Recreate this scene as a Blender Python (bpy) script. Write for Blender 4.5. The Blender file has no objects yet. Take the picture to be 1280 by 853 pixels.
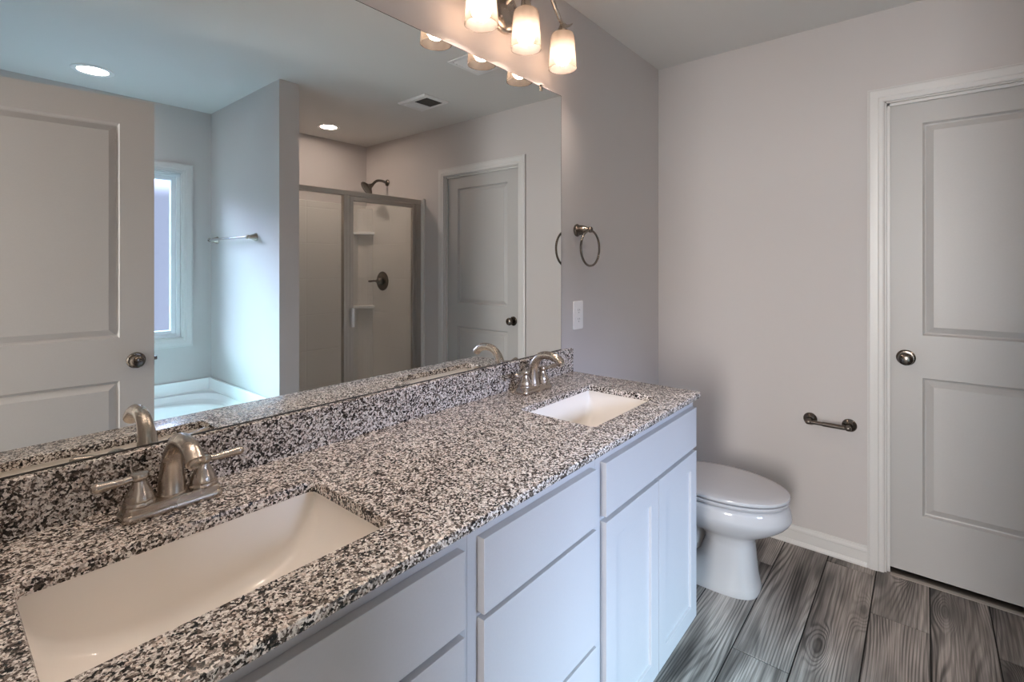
import bpy, bmesh, math, random
from mathutils import Vector, Matrix
random.seed(7)
C = bpy.context.scene.collection
S = bpy.context.scene
PI = math.pi
R = math.radians

# ------------------------------------------------------------------ camera, sky, daylight, exposure
CAM_Y, CAM_Z = -1.1617, 1.3333
cd = bpy.data.cameras.new('camera')
cam = bpy.data.objects.new('camera', cd); C.objects.link(cam)
cam.location = (0, CAM_Y, CAM_Z)
cam.rotation_euler = (R(90), 0, R(39.7902 - 90))
cd.sensor_fit = 'HORIZONTAL'; cd.sensor_width = 36.0
cd.lens = 618.745 / 1280 * 36.0
cd.shift_y = -(426.5 - 332.27) / 1280
cd.clip_start = 0.01
S.camera = cam

S.view_settings.view_transform = 'Standard'
S.view_settings.look = 'None'
S.view_settings.gamma = 1.0
S.view_settings.use_curve_mapping = False
S.view_settings.exposure = 0.12
try:
    S.cycles.max_bounces = 14; S.cycles.diffuse_bounces = 8; S.cycles.glossy_bounces = 8
    S.cycles.transparent_max_bounces = 16; S.cycles.transmission_bounces = 10
    S.cycles.sample_clamp_indirect = 6.0
    S.cycles.use_denoising = True
except Exception:
    pass

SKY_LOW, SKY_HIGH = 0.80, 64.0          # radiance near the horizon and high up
LAMP_BULB = 165.0                       # vanity bulbs
LAMP_CAN = 40.0                        # recessed lamps
FILL_BEDROOM = 125.0                    # added fill light in the unseen bedroom behind the open doorway (watts)

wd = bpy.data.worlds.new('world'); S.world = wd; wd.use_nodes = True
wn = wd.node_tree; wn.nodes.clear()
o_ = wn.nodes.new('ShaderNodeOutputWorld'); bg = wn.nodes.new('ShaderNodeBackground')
tc = wn.nodes.new('ShaderNodeTexCoord'); sp = wn.nodes.new('ShaderNodeSeparateXYZ')
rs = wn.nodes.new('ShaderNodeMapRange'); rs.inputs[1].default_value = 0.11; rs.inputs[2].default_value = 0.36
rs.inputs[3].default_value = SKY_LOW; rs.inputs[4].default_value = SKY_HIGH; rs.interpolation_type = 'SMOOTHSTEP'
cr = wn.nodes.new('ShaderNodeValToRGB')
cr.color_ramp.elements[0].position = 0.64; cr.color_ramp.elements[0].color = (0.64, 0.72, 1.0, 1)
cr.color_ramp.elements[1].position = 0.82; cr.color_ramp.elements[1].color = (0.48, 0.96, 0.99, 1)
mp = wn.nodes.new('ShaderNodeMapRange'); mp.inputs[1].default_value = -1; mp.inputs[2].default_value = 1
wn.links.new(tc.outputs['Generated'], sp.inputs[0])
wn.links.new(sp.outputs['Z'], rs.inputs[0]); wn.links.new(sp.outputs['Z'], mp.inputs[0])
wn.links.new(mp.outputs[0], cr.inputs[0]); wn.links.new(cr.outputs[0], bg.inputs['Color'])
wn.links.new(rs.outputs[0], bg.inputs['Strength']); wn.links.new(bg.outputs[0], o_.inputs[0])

def area(name, loc, rot, sx, sy, energy, color, portal=False):
    l = bpy.data.lights.new(name, 'AREA'); l.shape = 'RECTANGLE'; l.size = sx; l.size_y = sy
    l.energy = energy; l.color = color
    if portal: l.cycles.is_portal = True
    o = bpy.data.objects.new(name, l); C.objects.link(o); o.location = loc; o.rotation_euler = rot
    return o
area('window_portal', (0.634, -3.0, 1.41), (R(90), 0, 0), 1.15, 1.2, 1, (1, 1, 1), True)
area('bedroom_fill', (-2.9, -1.50, 1.45), (R(90), 0, R(-90)), 0.6, 1.6, FILL_BEDROOM, (1.0, 0.97, 0.95))  # unseen fill light, added to brighten the end wall through the doorway

# ------------------------------------------------------------------ materials
def mat(name):
    m = bpy.data.materials.new(name); m.use_nodes = True
    nt = m.node_tree; b = nt.nodes['Principled BSDF']
    return m, nt, b
def N(nt, t, **kw):
    n = nt.nodes.new(t)
    for k, v in kw.items(): setattr(n, k, v)
    return n
def plain(name, col, rough=0.5, metal=0.0, spec=0.5, bump=0.0, bscale=200.0, coat=0.0):
    m, nt, b = mat(name)
    b.inputs['Base Color'].default_value = (*col, 1); b.inputs['Roughness'].default_value = rough
    b.inputs['Metallic'].default_value = metal
    b.inputs['Specular IOR Level'].default_value = spec
    b.inputs['Coat Weight'].default_value = coat
    tcn = N(nt, 'ShaderNodeTexCoord'); no = N(nt, 'ShaderNodeTexNoise')
    no.inputs['Scale'].default_value = bscale; no.inputs['Detail'].default_value = 3
    nt.links.new(tcn.outputs['Object'], no.inputs['Vector'])
    mx = N(nt, 'ShaderNodeMix', data_type='RGBA')
    mx.inputs[6].default_value = tuple(c * 0.97 for c in col) + (1,)
    mx.inputs[7].default_value = tuple(min(1, c * 1.03) for c in col) + (1,)
    nt.links.new(no.outputs['Fac'], mx.inputs[0]); nt.links.new(mx.outputs[2], b.inputs['Base Color'])
    if bump:
        bp = N(nt, 'ShaderNodeBump'); bp.inputs['Strength'].default_value = bump; bp.inputs['Distance'].default_value = 0.001
        nt.links.new(no.outputs['Fac'], bp.inputs['Height']); nt.links.new(bp.outputs[0], b.inputs['Normal'])
    return m
def brushed(name, col, rough=0.28):
    m, nt, b = mat(name)
    b.inputs['Metallic'].default_value = 1.0; b.inputs['Base Color'].default_value = (*col, 1)
    tcn = N(nt, 'ShaderNodeTexCoord')
    no = N(nt, 'ShaderNodeTexNoise'); no.inputs['Scale'].default_value = 25.0
    nt.links.new(tcn.outputs['Object'], no.inputs['Vector'])
    mr = N(nt, 'ShaderNodeMapRange'); mr.inputs[3].default_value = rough * 0.92; mr.inputs[4].default_value = rough * 1.08
    nt.links.new(no.outputs['Fac'], mr.inputs[0]); nt.links.new(mr.outputs[0], b.inputs['Roughness'])
    return m
def emis(name, col, strength):
    m, nt, b = mat(name)
    b.inputs['Base Color'].default_value = (0.9, 0.9, 0.9, 1)
    b.inputs['Emission Color'].default_value = (*col, 1); b.inputs['Emission Strength'].default_value = strength
    return m
def thin_glass(name, tint, gloss=0.04, frost=0.0, frost_col=(0.8, 0.85, 0.9)):
    m, nt, b = mat(name); nt.nodes.remove(b)
    out = nt.nodes['Material Output']
    tr = N(nt, 'ShaderNodeBsdfTransparent'); tr.inputs[0].default_value = (*tint, 1)
    gl = N(nt, 'ShaderNodeBsdfGlossy'); gl.inputs['Roughness'].default_value = 0.02
    fr = N(nt, 'ShaderNodeFresnel'); fr.inputs[0].default_value = 1.3
    mx = N(nt, 'ShaderNodeMixShader')
    nt.links.new(fr.outputs[0], mx.inputs[0]); nt.links.new(tr.outputs[0], mx.inputs[1]); nt.links.new(gl.outputs[0], mx.inputs[2])
    last = mx
    if frost:
        tl = N(nt, 'ShaderNodeBsdfTranslucent'); tl.inputs[0].default_value = (*frost_col, 1)
        m2 = N(nt, 'ShaderNodeMixShader'); m2.inputs[0].default_value = frost
        nt.links.new(mx.outputs[0], m2.inputs[1]); nt.links.new(tl.outputs[0], m2.inputs[2]); last = m2
    nt.links.new(last.outputs[0], out.inputs[0])
    return m
def granite():
    m, nt, b = mat('speckled_granite')
    tcn = N(nt, 'ShaderNodeTexCoord')
    n1 = N(nt, 'ShaderNodeTexNoise'); n1.inputs['Scale'].default_value = 170; n1.inputs['Detail'].default_value = 2
    nt.links.new(tcn.outputs['Object'], n1.inputs['Vector'])
    va = N(nt, 'ShaderNodeVectorMath', operation='MULTIPLY_ADD')
    va.inputs[1].default_value = (0.006, 0.006, 0.006)
    nt.links.new(n1.outputs['Color'], va.inputs[0]); nt.links.new(tcn.outputs['Object'], va.inputs[2])
    v = N(nt, 'ShaderNodeTexVoronoi'); v.inputs['Scale'].default_value = 265
    nt.links.new(va.outputs[0], v.inputs['Vector'])
    sx = N(nt, 'ShaderNodeSeparateColor'); nt.links.new(v.outputs['Color'], sx.inputs[0])
    n2 = N(nt, 'ShaderNodeTexNoise'); n2.inputs['Scale'].default_value = 38; n2.inputs['Detail'].default_value = 3
    nt.links.new(tcn.outputs['Object'], n2.inputs['Vector'])
    ad = N(nt, 'ShaderNodeMath', operation='MULTIPLY_ADD'); ad.inputs[1].default_value = 0.9; ad.inputs[2].default_value = -0.45
    nt.links.new(n2.outputs['Fac'], ad.inputs[0])
    a2 = N(nt, 'ShaderNodeMath', operation='ADD'); nt.links.new(ad.outputs[0], a2.inputs[0]); nt.links.new(sx.outputs[0], a2.inputs[1])
    cr = N(nt, 'ShaderNodeValToRGB'); e = cr.color_ramp; e.interpolation = 'CONSTANT'
    e.elements[0].position = 0.0; e.elements[0].color = (0.018, 0.016, 0.015, 1)
    e.elements[1].position = 0.17; e.elements[1].color = (0.090, 0.072, 0.062, 1)
    for p, c in ((0.34, (0.22, 0.185, 0.165)), (0.45, (0.42, 0.375, 0.34)), (0.56, (0.62, 0.575, 0.535)), (0.70, (0.76, 0.72, 0.68)), (0.95, (0.60, 0.51, 0.45))):
        q = e.elements.new(p); q.color = (*c, 1)
    nt.links.new(a2.outputs[0], cr.inputs[0])
    v2 = N(nt, 'ShaderNodeTexVoronoi'); v2.inputs['Scale'].default_value = 480; nt.links.new(va.outputs[0], v2.inputs['Vector'])
    s2 = N(nt, 'ShaderNodeSeparateColor'); nt.links.new(v2.outputs['Color'], s2.inputs[0])
    c2 = N(nt, 'ShaderNodeValToRGB'); c2.color_ramp.interpolation = 'CONSTANT'
    c2.color_ramp.elements[0].position = 0.0; c2.color_ramp.elements[0].color = (0.22, 0.19, 0.17, 1)
    c2.color_ramp.elements[1].position = 0.16; c2.color_ramp.elements[1].color = (0.86, 0.85, 0.84, 1)
    q2 = c2.color_ramp.elements.new(0.5); q2.color = (1.12, 1.11, 1.10, 1)
    nt.links.new(s2.outputs[1], c2.inputs[0])
    mg = N(nt, 'ShaderNodeMix', data_type='RGBA', blend_type='MULTIPLY'); mg.inputs[0].default_value = 1.0
    nt.links.new(cr.outputs[0], mg.inputs[6]); nt.links.new(c2.outputs[0], mg.inputs[7])
    nt.links.new(mg.outputs[2], b.inputs['Base Color'])
    b.inputs['Roughness'].default_value = 0.22; b.inputs['Specular IOR Level'].default_value = 0.35
    return m
def wood():
    m, nt, b = mat('grey_wood_plank')
    at = N(nt, 'ShaderNodeAttribute', attribute_name='plank'); tcn = N(nt, 'ShaderNodeTexCoord')
    off = N(nt, 'ShaderNodeVectorMath', operation='MULTIPLY_ADD'); off.inputs[1].default_value = (37, 53, 19)
    nt.links.new(at.outputs['Color'], off.inputs[0]); nt.links.new(tcn.outputs['Object'], off.inputs[2])
    mpn = N(nt, 'ShaderNodeMapping'); mpn.inputs['Scale'].default_value = (0.95, 8.0, 1.0)
    nt.links.new(off.outputs[0], mpn.inputs[0])
    n1 = N(nt, 'ShaderNodeTexNoise'); n1.inputs['Scale'].default_value = 1.0; n1.inputs['Detail'].default_value = 1.5; n1.inputs['Roughness'].default_value = 0.4
    n1.inputs['Distortion'].default_value = 0.25
    nt.links.new(mpn.outputs[0], n1.inputs['Vector'])
    # growth rings: lines along the plank, bent by low noise into cathedral loops
    sy = N(nt, 'ShaderNodeSeparateXYZ'); nt.links.new(off.outputs[0], sy.inputs[0])
    fy = N(nt, 'ShaderNodeMath', operation='MULTIPLY'); fy.inputs[1].default_value = 2 * PI * 75; nt.links.new(sy.outputs['Y'], fy.inputs[0])
    ml = N(nt, 'ShaderNodeMath', operation='MULTIPLY_ADD'); ml.inputs[1].default_value = 85
    nt.links.new(n1.outputs['Fac'], ml.inputs[0]); nt.links.new(fy.outputs[0], ml.inputs[2])
    mpk = N(nt, 'ShaderNodeMapping'); mpk.inputs['Scale'].default_value = (1.7, 5.0, 1.0); nt.links.new(off.outputs[0], mpk.inputs[0])
    vk = N(nt, 'ShaderNodeTexVoronoi'); vk.inputs['Scale'].default_value = 1.0; nt.links.new(mpk.outputs[0], vk.inputs['Vector'])
    kn = N(nt, 'ShaderNodeMapRange'); kn.interpolation_type = 'SMOOTHERSTEP'; kn.inputs[1].default_value = 0.0; kn.inputs[2].default_value = 0.30; kn.inputs[3].default_value = 30; kn.inputs[4].default_value = 0
    nt.links.new(vk.outputs['Distance'], kn.inputs[0])
    pk = N(nt, 'ShaderNodeMath', operation='ADD'); nt.links.new(ml.outputs[0], pk.inputs[0]); nt.links.new(kn.outputs[0], pk.inputs[1])
    dk = N(nt, 'ShaderNodeMapRange'); dk.interpolation_type = 'SMOOTHSTEP'; dk.inputs[1].default_value = 0.02; dk.inputs[2].default_value = 0.16; dk.inputs[3].default_value = 0.45; dk.inputs[4].default_value = 1.0
    nt.links.new(vk.outputs['Distance'], dk.inputs[0])
    sn = N(nt, 'ShaderNodeMath', operation='SINE'); nt.links.new(pk.outputs[0], sn.inputs[0])
    r1 = N(nt, 'ShaderNodeMapRange'); r1.inputs[1].default_value = -1.0; r1.inputs[2].default_value = 0.3; r1.inputs[3].default_value = 0.28; r1.inputs[4].default_value = 1.06
    nt.links.new(sn.outputs[0], r1.inputs[0])
    # fine fibres
    mp2 = N(nt, 'ShaderNodeMapping'); mp2.inputs['Scale'].default_value = (4, 240, 1)
    nt.links.new(off.outputs[0], mp2.inputs[0])
    n2 = N(nt, 'ShaderNodeTexNoise'); n2.inputs['Scale'].default_value = 1.0; n2.inputs['Detail'].default_value = 5; n2.inputs['Roughness'].default_value = 0.65
    nt.links.new(mp2.outputs[0], n2.inputs['Vector'])
    r2 = N(nt, 'ShaderNodeMapRange'); r2.inputs[1].default_value = 0.3; r2.inputs[2].default_value = 0.7; r2.inputs[3].default_value = 0.50; r2.inputs[4].default_value = 1.35
    nt.links.new(n2.outputs['Fac'], r2.inputs[0])
    # broad tone
    mp3 = N(nt, 'ShaderNodeMapping'); mp3.inputs['Scale'].default_value = (2.2, 12, 1)
    nt.links.new(off.outputs[0], mp3.inputs[0])
    n3 = N(nt, 'ShaderNodeTexNoise'); n3.inputs['Scale'].default_value = 1.0; n3.inputs['Detail'].default_value = 2
    nt.links.new(mp3.outputs[0], n3.inputs['Vector'])
    cr = N(nt, 'ShaderNodeValToRGB')
    cr.color_ramp.elements[0].position = 0.3; cr.color_ramp.elements[0].color = (0.085, 0.073, 0.067, 1)
    cr.color_ramp.elements[1].position = 0.7; cr.color_ramp.elements[1].color = (0.50, 0.445, 0.41, 1)
    nt.links.new(n3.outputs['Fac'], cr.inputs[0])
    m1 = N(nt, 'ShaderNodeMix', data_type='RGBA', blend_type='MULTIPLY')
    mp4 = N(nt, 'ShaderNodeMapping'); mp4.inputs['Scale'].default_value = (1.6, 13, 1); mp4.inputs['Location'].default_value = (5, 3, 0); nt.links.new(off.outputs[0], mp4.inputs[0])
    n4 = N(nt, 'ShaderNodeTexNoise'); n4.inputs['Scale'].default_value = 1.0; n4.inputs['Detail'].default_value = 2; nt.links.new(mp4.outputs[0], n4.inputs['Vector'])
    k4 = N(nt, 'ShaderNodeMapRange'); k4.inputs[1].default_value = 0.38; k4.inputs[2].default_value = 0.62; k4.inputs[3].default_value = 0.25; k4.inputs[4].default_value = 1.0
    nt.links.new(n4.outputs['Fac'], k4.inputs[0]); nt.links.new(k4.outputs[0], m1.inputs[0])
    nt.links.new(cr.outputs[0], m1.inputs[6]); nt.links.new(r1.outputs[0], m1.inputs[7])
    m2 = N(nt, 'ShaderNodeMix', data_type='RGBA', blend_type='MULTIPLY'); m2.inputs[0].default_value = 1.0
    nt.links.new(m1.outputs[2], m2.inputs[6]); nt.links.new(r2.outputs[0], m2.inputs[7])
    m3 = N(nt, 'ShaderNodeMix', data_type='RGBA', blend_type='MULTIPLY'); m3.inputs[0].default_value = 1.0
    nt.links.new(m2.outputs[2], m3.inputs[6]); nt.links.new(dk.outputs[0], m3.inputs[7])
    nt.links.new(m3.outputs[2], b.inputs['Base Color'])
    b.inputs['Roughness'].default_value = 0.45; b.inputs['Specular IOR Level'].default_value = 0.35
    bp = N(nt, 'ShaderNodeBump'); bp.inputs['Strength'].default_value = 0.25; bp.inputs['Distance'].default_value = 0.001
    nt.links.new(r1.outputs[0], bp.inputs['Height']); nt.links.new(bp.outputs[0], b.inputs['Normal'])
    return m
def surround():
    # white acrylic moulded with faint square tile grooves
    m, nt, b = mat('moulded_acrylic')
    b.inputs['Base Color'].default_value = (0.74, 0.72, 0.69, 1); b.inputs['Roughness'].default_value = 0.22
    tcn = N(nt, 'ShaderNodeTexCoord'); sp = N(nt, 'ShaderNodeSeparateXYZ'); nt.links.new(tcn.outputs['Object'], sp.inputs[0])
    prev = None
    for ax in ('X', 'Y', 'Z'):
        ml = N(nt, 'ShaderNodeMath', operation='MULTIPLY'); ml.inputs[1].default_value = 1 / 0.305
        nt.links.new(sp.outputs[ax], ml.inputs[0])
        pp = N(nt, 'ShaderNodeMath', operation='PINGPONG'); pp.inputs[1].default_value = 0.5; nt.links.new(ml.outputs[0], pp.inputs[0])
        mr = N(nt, 'ShaderNodeMapRange'); mr.inputs[1].default_value = 0.0; mr.inputs[2].default_value = 0.02
        nt.links.new(pp.outputs[0], mr.inputs[0])
        if prev is None: prev = mr
        else:
            mi = N(nt, 'ShaderNodeMath', operation='MULTIPLY'); nt.links.new(prev.outputs[0], mi.inputs[0]); nt.links.new(mr.outputs[0], mi.inputs[1]); prev = mi
    bp = N(nt, 'ShaderNodeBump'); bp.inputs['Strength'].default_value = 0.5; bp.inputs['Distance'].default_value = 0.002
    nt.links.new(prev.outputs[0], bp.inputs['Height']); nt.links.new(bp.outputs[0], b.inputs['Normal'])
    return m
def shade_glass():
    m, nt, b = mat('frosted_lamp_glass'); nt.nodes.remove(b); out = nt.nodes['Material Output']
    tr = N(nt, 'ShaderNodeBsdfTransparent'); tr.inputs[0].default_value = (1.0, 0.9, 0.82, 1)
    tl = N(nt, 'ShaderNodeBsdfTranslucent'); tl.inputs[0].default_value = (0.140, 0.122, 0.108, 1)
    df = N(nt, 'ShaderNodeBsdfDiffuse'); df.inputs[0].default_value = (0.105, 0.09, 0.08, 1)
    no = N(nt, 'ShaderNodeTexNoise'); no.inputs['Scale'].default_value = 60
    a = N(nt, 'ShaderNodeMixShader'); a.inputs[0].default_value = 0.35
    nt.links.new(tl.outputs[0], a.inputs[1]); nt.links.new(df.outputs[0], a.inputs[2])
    c = N(nt, 'ShaderNodeMixShader')
    mr = N(nt, 'ShaderNodeMapRange'); mr.inputs[3].default_value = 0.72; mr.inputs[4].default_value = 0.76
    nt.links.new(no.outputs['Fac'], mr.inputs[0]); nt.links.new(mr.outputs[0], c.inputs[0])
    nt.links.new(tr.outputs[0], c.inputs[1]); nt.links.new(a.outputs[0], c.inputs[2])
    nt.links.new(c.outputs[0], out.inputs[0])
    return m

M = dict(
    wall=plain('wall_paint', (0.54, 0.508, 0.495), 0.8, bump=0.08, bscale=350),
    ceil=plain('ceiling_paint', (0.68, 0.665, 0.645), 0.9, bump=0.05, bscale=300),
    trim=plain('trim_paint', (0.63, 0.615, 0.60), 0.35),
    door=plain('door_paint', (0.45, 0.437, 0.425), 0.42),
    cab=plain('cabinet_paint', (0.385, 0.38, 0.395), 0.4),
    granite=granite(), wood=wood(), acrylic=surround(),
    grout=plain('dark_grout', (0.02, 0.018, 0.017), 0.8),
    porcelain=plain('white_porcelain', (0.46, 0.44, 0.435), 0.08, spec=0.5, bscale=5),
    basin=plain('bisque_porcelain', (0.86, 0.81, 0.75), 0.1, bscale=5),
    tub=plain('tub_acrylic', (0.90, 0.91, 0.91), 0.15, bscale=5),
    nickel=brushed('brushed_nickel', (0.50, 0.44, 0.385), 0.27),
    bronze=brushed('dark_nickel', (0.17, 0.148, 0.128), 0.22),
    steel=brushed('satin_frame_metal', (0.50, 0.46, 0.42), 0.35),
    chrome=brushed('chrome', (0.75, 0.76, 0.78), 0.08),
    mirror=None,
    vinyl=plain('white_vinyl', (0.78, 0.80, 0.82), 0.35),
    plastic=plain('white_plastic', (0.80, 0.79, 0.79), 0.3),
    dark=plain('dark_void', (0.012, 0.012, 0.012), 0.9, spec=0.0),
    grille=plain('dark_grille', (0.06, 0.058, 0.055), 0.7),
    shade=shade_glass(),
    bulb=emis('lit_bulb', (1.0, 0.83, 0.70), LAMP_BULB),
    can1=emis('lit_lens', (1.0, 0.96, 0.92), LAMP_CAN),
    can2=emis('lit_lens_warm', (1.0, 0.80, 0.68), LAMP_CAN * 3.6),
    glass=thin_glass('shower_glass', (0.93, 0.93, 0.92)),
    pane=thin_glass('window_pane_glass', (0.95, 0.97, 1.0)),
    backdrop=plain('bedroom_paint', (0.6, 0.58, 0.55), 0.8),
)
mm, nt_, b_ = mat('silvered_mirror')
b_.inputs['Metallic'].default_value = 1.0; b_.inputs['Roughness'].default_value = 0.0
b_.inputs['Base Color'].default_value = (0.86, 0.875, 0.86, 1)
M['mirror'] = mm

# ------------------------------------------------------------------ mesh helpers
def obj(name, bm, m, parent=None, smooth=30, bevel=0.0, seg=2):
    me = bpy.data.meshes.new(name)
    bmesh.ops.recalc_face_normals(bm, faces=bm.faces)
    bm.to_mesh(me); bm.free()
    me.materials.append(M[m] if isinstance(m, str) else m)
    if smooth:
        me.shade_smooth()
        me.set_sharp_from_angle(angle=R(smooth))
    o = bpy.data.objects.new(name, me); C.objects.link(o)
    if parent is not None: o.parent = parent
    if bevel:
        md = o.modifiers.new('bevel', 'BEVEL'); md.width = bevel; md.segments = seg; md.limit_method = 'ANGLE'; md.angle_limit = R(40)
        md.harden_normals = True
    return o
def tag(o, label=None, cat=None, group=None, kind=None):
    if label: o['label'] = label
    if cat: o['category'] = cat
    if group: o['group'] = group
    if kind: o['kind'] = kind
    return o
def thing(name, label, cat, loc=(0, 0, 0), rz=0.0, group=None, kind=None):
    o = bpy.data.objects.new(name, None); C.objects.link(o); o.empty_display_size = 0.05
    o.location = loc; o.rotation_euler = (0, 0, rz)
    return tag(o, label, cat, group, kind)
def BM(): return bmesh.new()
def box(bm, x0, x1, y0, y1, z0, z1):
    vs = [bm.verts.new(p) for p in ((x0, y0, z0), (x1, y0, z0), (x1, y1, z0), (x0, y1, z0), (x0, y0, z1), (x1, y0, z1), (x1, y1, z1), (x0, y1, z1))]
    for f in ((0, 3, 2, 1), (4, 5, 6, 7), (0, 1, 5, 4), (1, 2, 6, 5), (2, 3, 7, 6), (3, 0, 4, 7)):
        bm.faces.new([vs[i] for i in f])
    return bm
def loft(bm, rings, cap0=True, cap1=True, closed=True):
    rv = [[bm.verts.new(p) for p in r] for r in rings]
    n = len(rv[0])
    for a, b in zip(rv, rv[1:]):
        for i in range(n if closed else n - 1):
            j = (i + 1) % n
            bm.faces.new((a[i], a[j], b[j], b[i]))
    if cap0: bm.faces.new(rv[0][::-1])
    if cap1: bm.faces.new(rv[-1])
    return bm
def frame_axes(d):
    d = Vector(d).normalized()
    up = Vector((0, 0, 1)) if abs(d.z) < 0.95 else Vector((1, 0, 0))
    a = d.cross(up).normalized(); return a, d.cross(a).normalized()
def tube(bm, pts, rad, n=16, cap=True, flat=1.0):
    pts = [Vector(p) for p in pts]
    if not isinstance(rad, (list, tuple)): rad = [rad] * len(pts)
    rings = []; pa = None
    for i, p in enumerate(pts):
        d = (pts[min(i + 1, len(pts) - 1)] - pts[max(i - 1, 0)]).normalized()
        if pa is None: a, b = frame_axes(d)
        else:
            a = (pa - d * pa.dot(d)).normalized(); b = d.cross(a)
        pa = a
        rings.append([p + a * math.cos(2 * PI * k / n) * rad[i] + b * math.sin(2 * PI * k / n) * rad[i] * flat for k in range(n)])
    return loft(bm, rings, cap, cap)
def smooth_path(pts, k=6):
    pts = [Vector(p) for p in pts]; out = []
    P = [pts[0] * 2 - pts[1]] + pts + [pts[-1] * 2 - pts[-2]]
    for i in range(1, len(P) - 2):
        for j in range(k):
            t = j / k
            a, b, c, d = P[i - 1], P[i], P[i + 1], P[i + 2]
            out.append(0.5 * ((2 * b) + (c - a) * t + (2 * a - 5 * b + 4 * c - d) * t * t + (3 * b - a - 3 * c + d) * t ** 3))
    out.append(pts[-1]); return out
def interp(vals, n):
    out = []
    for i in range(n):
        t = i / (n - 1) * (len(vals) - 1); k = min(int(t), len(vals) - 2); out.append(vals[k] + (vals[k + 1] - vals[k]) * (t - k))
    return out
def lathe(bm, prof, origin=(0, 0, 0), axis=(0, 0, 1), n=32, cap0=True, cap1=True):
    # prof: (radius, distance along axis)
    o = Vector(origin); ax = Vector(axis).normalized(); a, b = frame_axes(ax)
    rings = [[o + ax * h + (a * math.cos(2 * PI * k / n) + b * math.sin(2 * PI * k / n)) * max(r, 1e-4) for k in range(n)] for r, h in prof]
    return loft(bm, rings, cap0, cap1)
def torus(bm, center, nrm, Rr, r, n=48, k=12):
    c = Vector(center); nn = Vector(nrm).normalized(); a, b = frame_axes(nn)
    rv = []
    for i in range(n):
        t = 2 * PI * i / n; e = a * math.cos(t) + b * math.sin(t)
        rv.append([bm.verts.new(c + e * (Rr + r * math.cos(2 * PI * j / k)) + nn * r * math.sin(2 * PI * j / k)) for j in range(k)])
    for i in range(n):
        for j in range(k):
            bm.faces.new((rv[i][j], rv[(i + 1) % n][j], rv[(i + 1) % n][(j + 1) % k], rv[i][(j + 1) % k]))
    return bm
def rrect(cx, cy, hx, hy, r, z, n=6):
    r = min(r, hx - 1e-4, hy - 1e-4); pts = []
    for (sx, sy, a0) in ((1, 1, 0), (-1, 1, 90), (-1, -1, 180), (1, -1, 270)):
        for k in range(n + 1):
            a = R(a0 + 90 * k / n)
            pts.append(Vector((cx + sx * (hx - r) + r * math.cos(a), cy + sy * (hy - r) + r * math.sin(a), z)))
    return pts
def sweep(bm, path, prof, to3):
    # path in wall-plane coordinates (a, b); profile (offset to the left of the path, height off the wall); mitred corners
    n = len(path); rings = []
    for i in range(n):
        p = Vector(path[i])
        if i == 0: d = (Vector(path[1]) - p).normalized(); nr = Vector((-d.y, d.x)); s = 1
        elif i == n - 1: d = (p - Vector(path[i - 1])).normalized(); nr = Vector((-d.y, d.x)); s = 1
        else:
            d1 = (p - Vector(path[i - 1])).normalized(); d2 = (Vector(path[i + 1]) - p).normalized()
            n1 = Vector((-d1.y, d1.x)); n2 = Vector((-d2.y, d2.x)); nr = (n1 + n2).normalized(); s = 1 / max(0.2, nr.dot(n1))
        rings.append([Vector(to3(p.x + nr.x * o * s, p.y + nr.y * o * s, h)) for o, h in prof])
    return loft(bm, rings)
def panel_slab(bm, w, h, T, cells, prof, both=True):
    # slab X 0..w, Z 0..h, front at Y=0 facing -Y; cells = (x0,x1,z0,z1) sunk panels; prof = (inset, depth) loops
    def face_side(y, sgn):
        xs = sorted({0, w} | {c[0] for c in cells} | {c[1] for c in cells}); zs = sorted({0, h} | {c[2] for c in cells} | {c[3] for c in cells})
        vg = {}
        def V(x, z):
            if (x, z) not in vg: vg[(x, z)] = bm.verts.new((x, y, z))
            return vg[(x, z)]
        for i in range(len(xs) - 1):
            for j in range(len(zs) - 1):
                cx, cz = (xs[i] + xs[i + 1]) / 2, (zs[j] + zs[j + 1]) / 2
                if any(c[0] < cx < c[1] and c[2] < cz < c[3] for c in cells): continue
                bm.faces.new((V(xs[i], zs[j]), V(xs[i + 1], zs[j]), V(xs[i + 1], zs[j + 1]), V(xs[i], zs[j + 1])))
        for c in cells:
            prev = [V(c[0], c[2]), V(c[1], c[2]), V(c[1], c[3]), V(c[0], c[3])]
            for ins, dep in prof:
                cur = [bm.verts.new((x, y + sgn * dep, z)) for x, z in ((c[0] + ins, c[2] + ins), (c[1] - ins, c[2] + ins), (c[1] - ins, c[3] - ins), (c[0] + ins, c[3] - ins))]
                for k in range(4): bm.faces.new((prev[k], prev[(k + 1) % 4], cur[(k + 1) % 4], cur[k]))
                prev = cur
            bm.faces.new(prev)
        return [V(0, 0), V(w, 0), V(w, h), V(0, h)], xs, zs, vg
    f, xs, zs, vg = face_side(0, 1)
    if both: b, _, _, vb = face_side(T, -1)
    else:
        vb = {}
        for x in xs:
            for z in zs:
                if x in (0, w) or z in (0, h): vb[(x, z)] = bm.verts.new((x, T, z))
        loop = [vb[(x, 0)] for x in xs] + [vb[(w, z)] for z in zs[1:]] + [vb[(x, h)] for x in xs[-2::-1]] + [vb[(0, z)] for z in zs[-2:0:-1]]
        bm.faces.new(loop)
    for a, c in zip(xs, xs[1:]):
        for z in (0, h): bm.faces.new((vg[(a, z)], vg[(c, z)], vb[(c, z)], vb[(a, z)]))
    for a, c in zip(zs, zs[1:]):
        for x in (0, w): bm.faces.new((vg[(x, a)], vg[(x, c)], vb[(x, c)], vb[(x, a)]))
    return bm

# ------------------------------------------------------------------ the room
XN, XF, YB, ZC = -0.10, 2.6945, -2.87, 2.4465      # near wall, far wall, window wall, ceiling
T = 0.115
def struct(name, bm, m, label, cat, **kw):
    return tag(obj(name, bm, m, **kw), label, cat, kind='structure')
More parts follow.
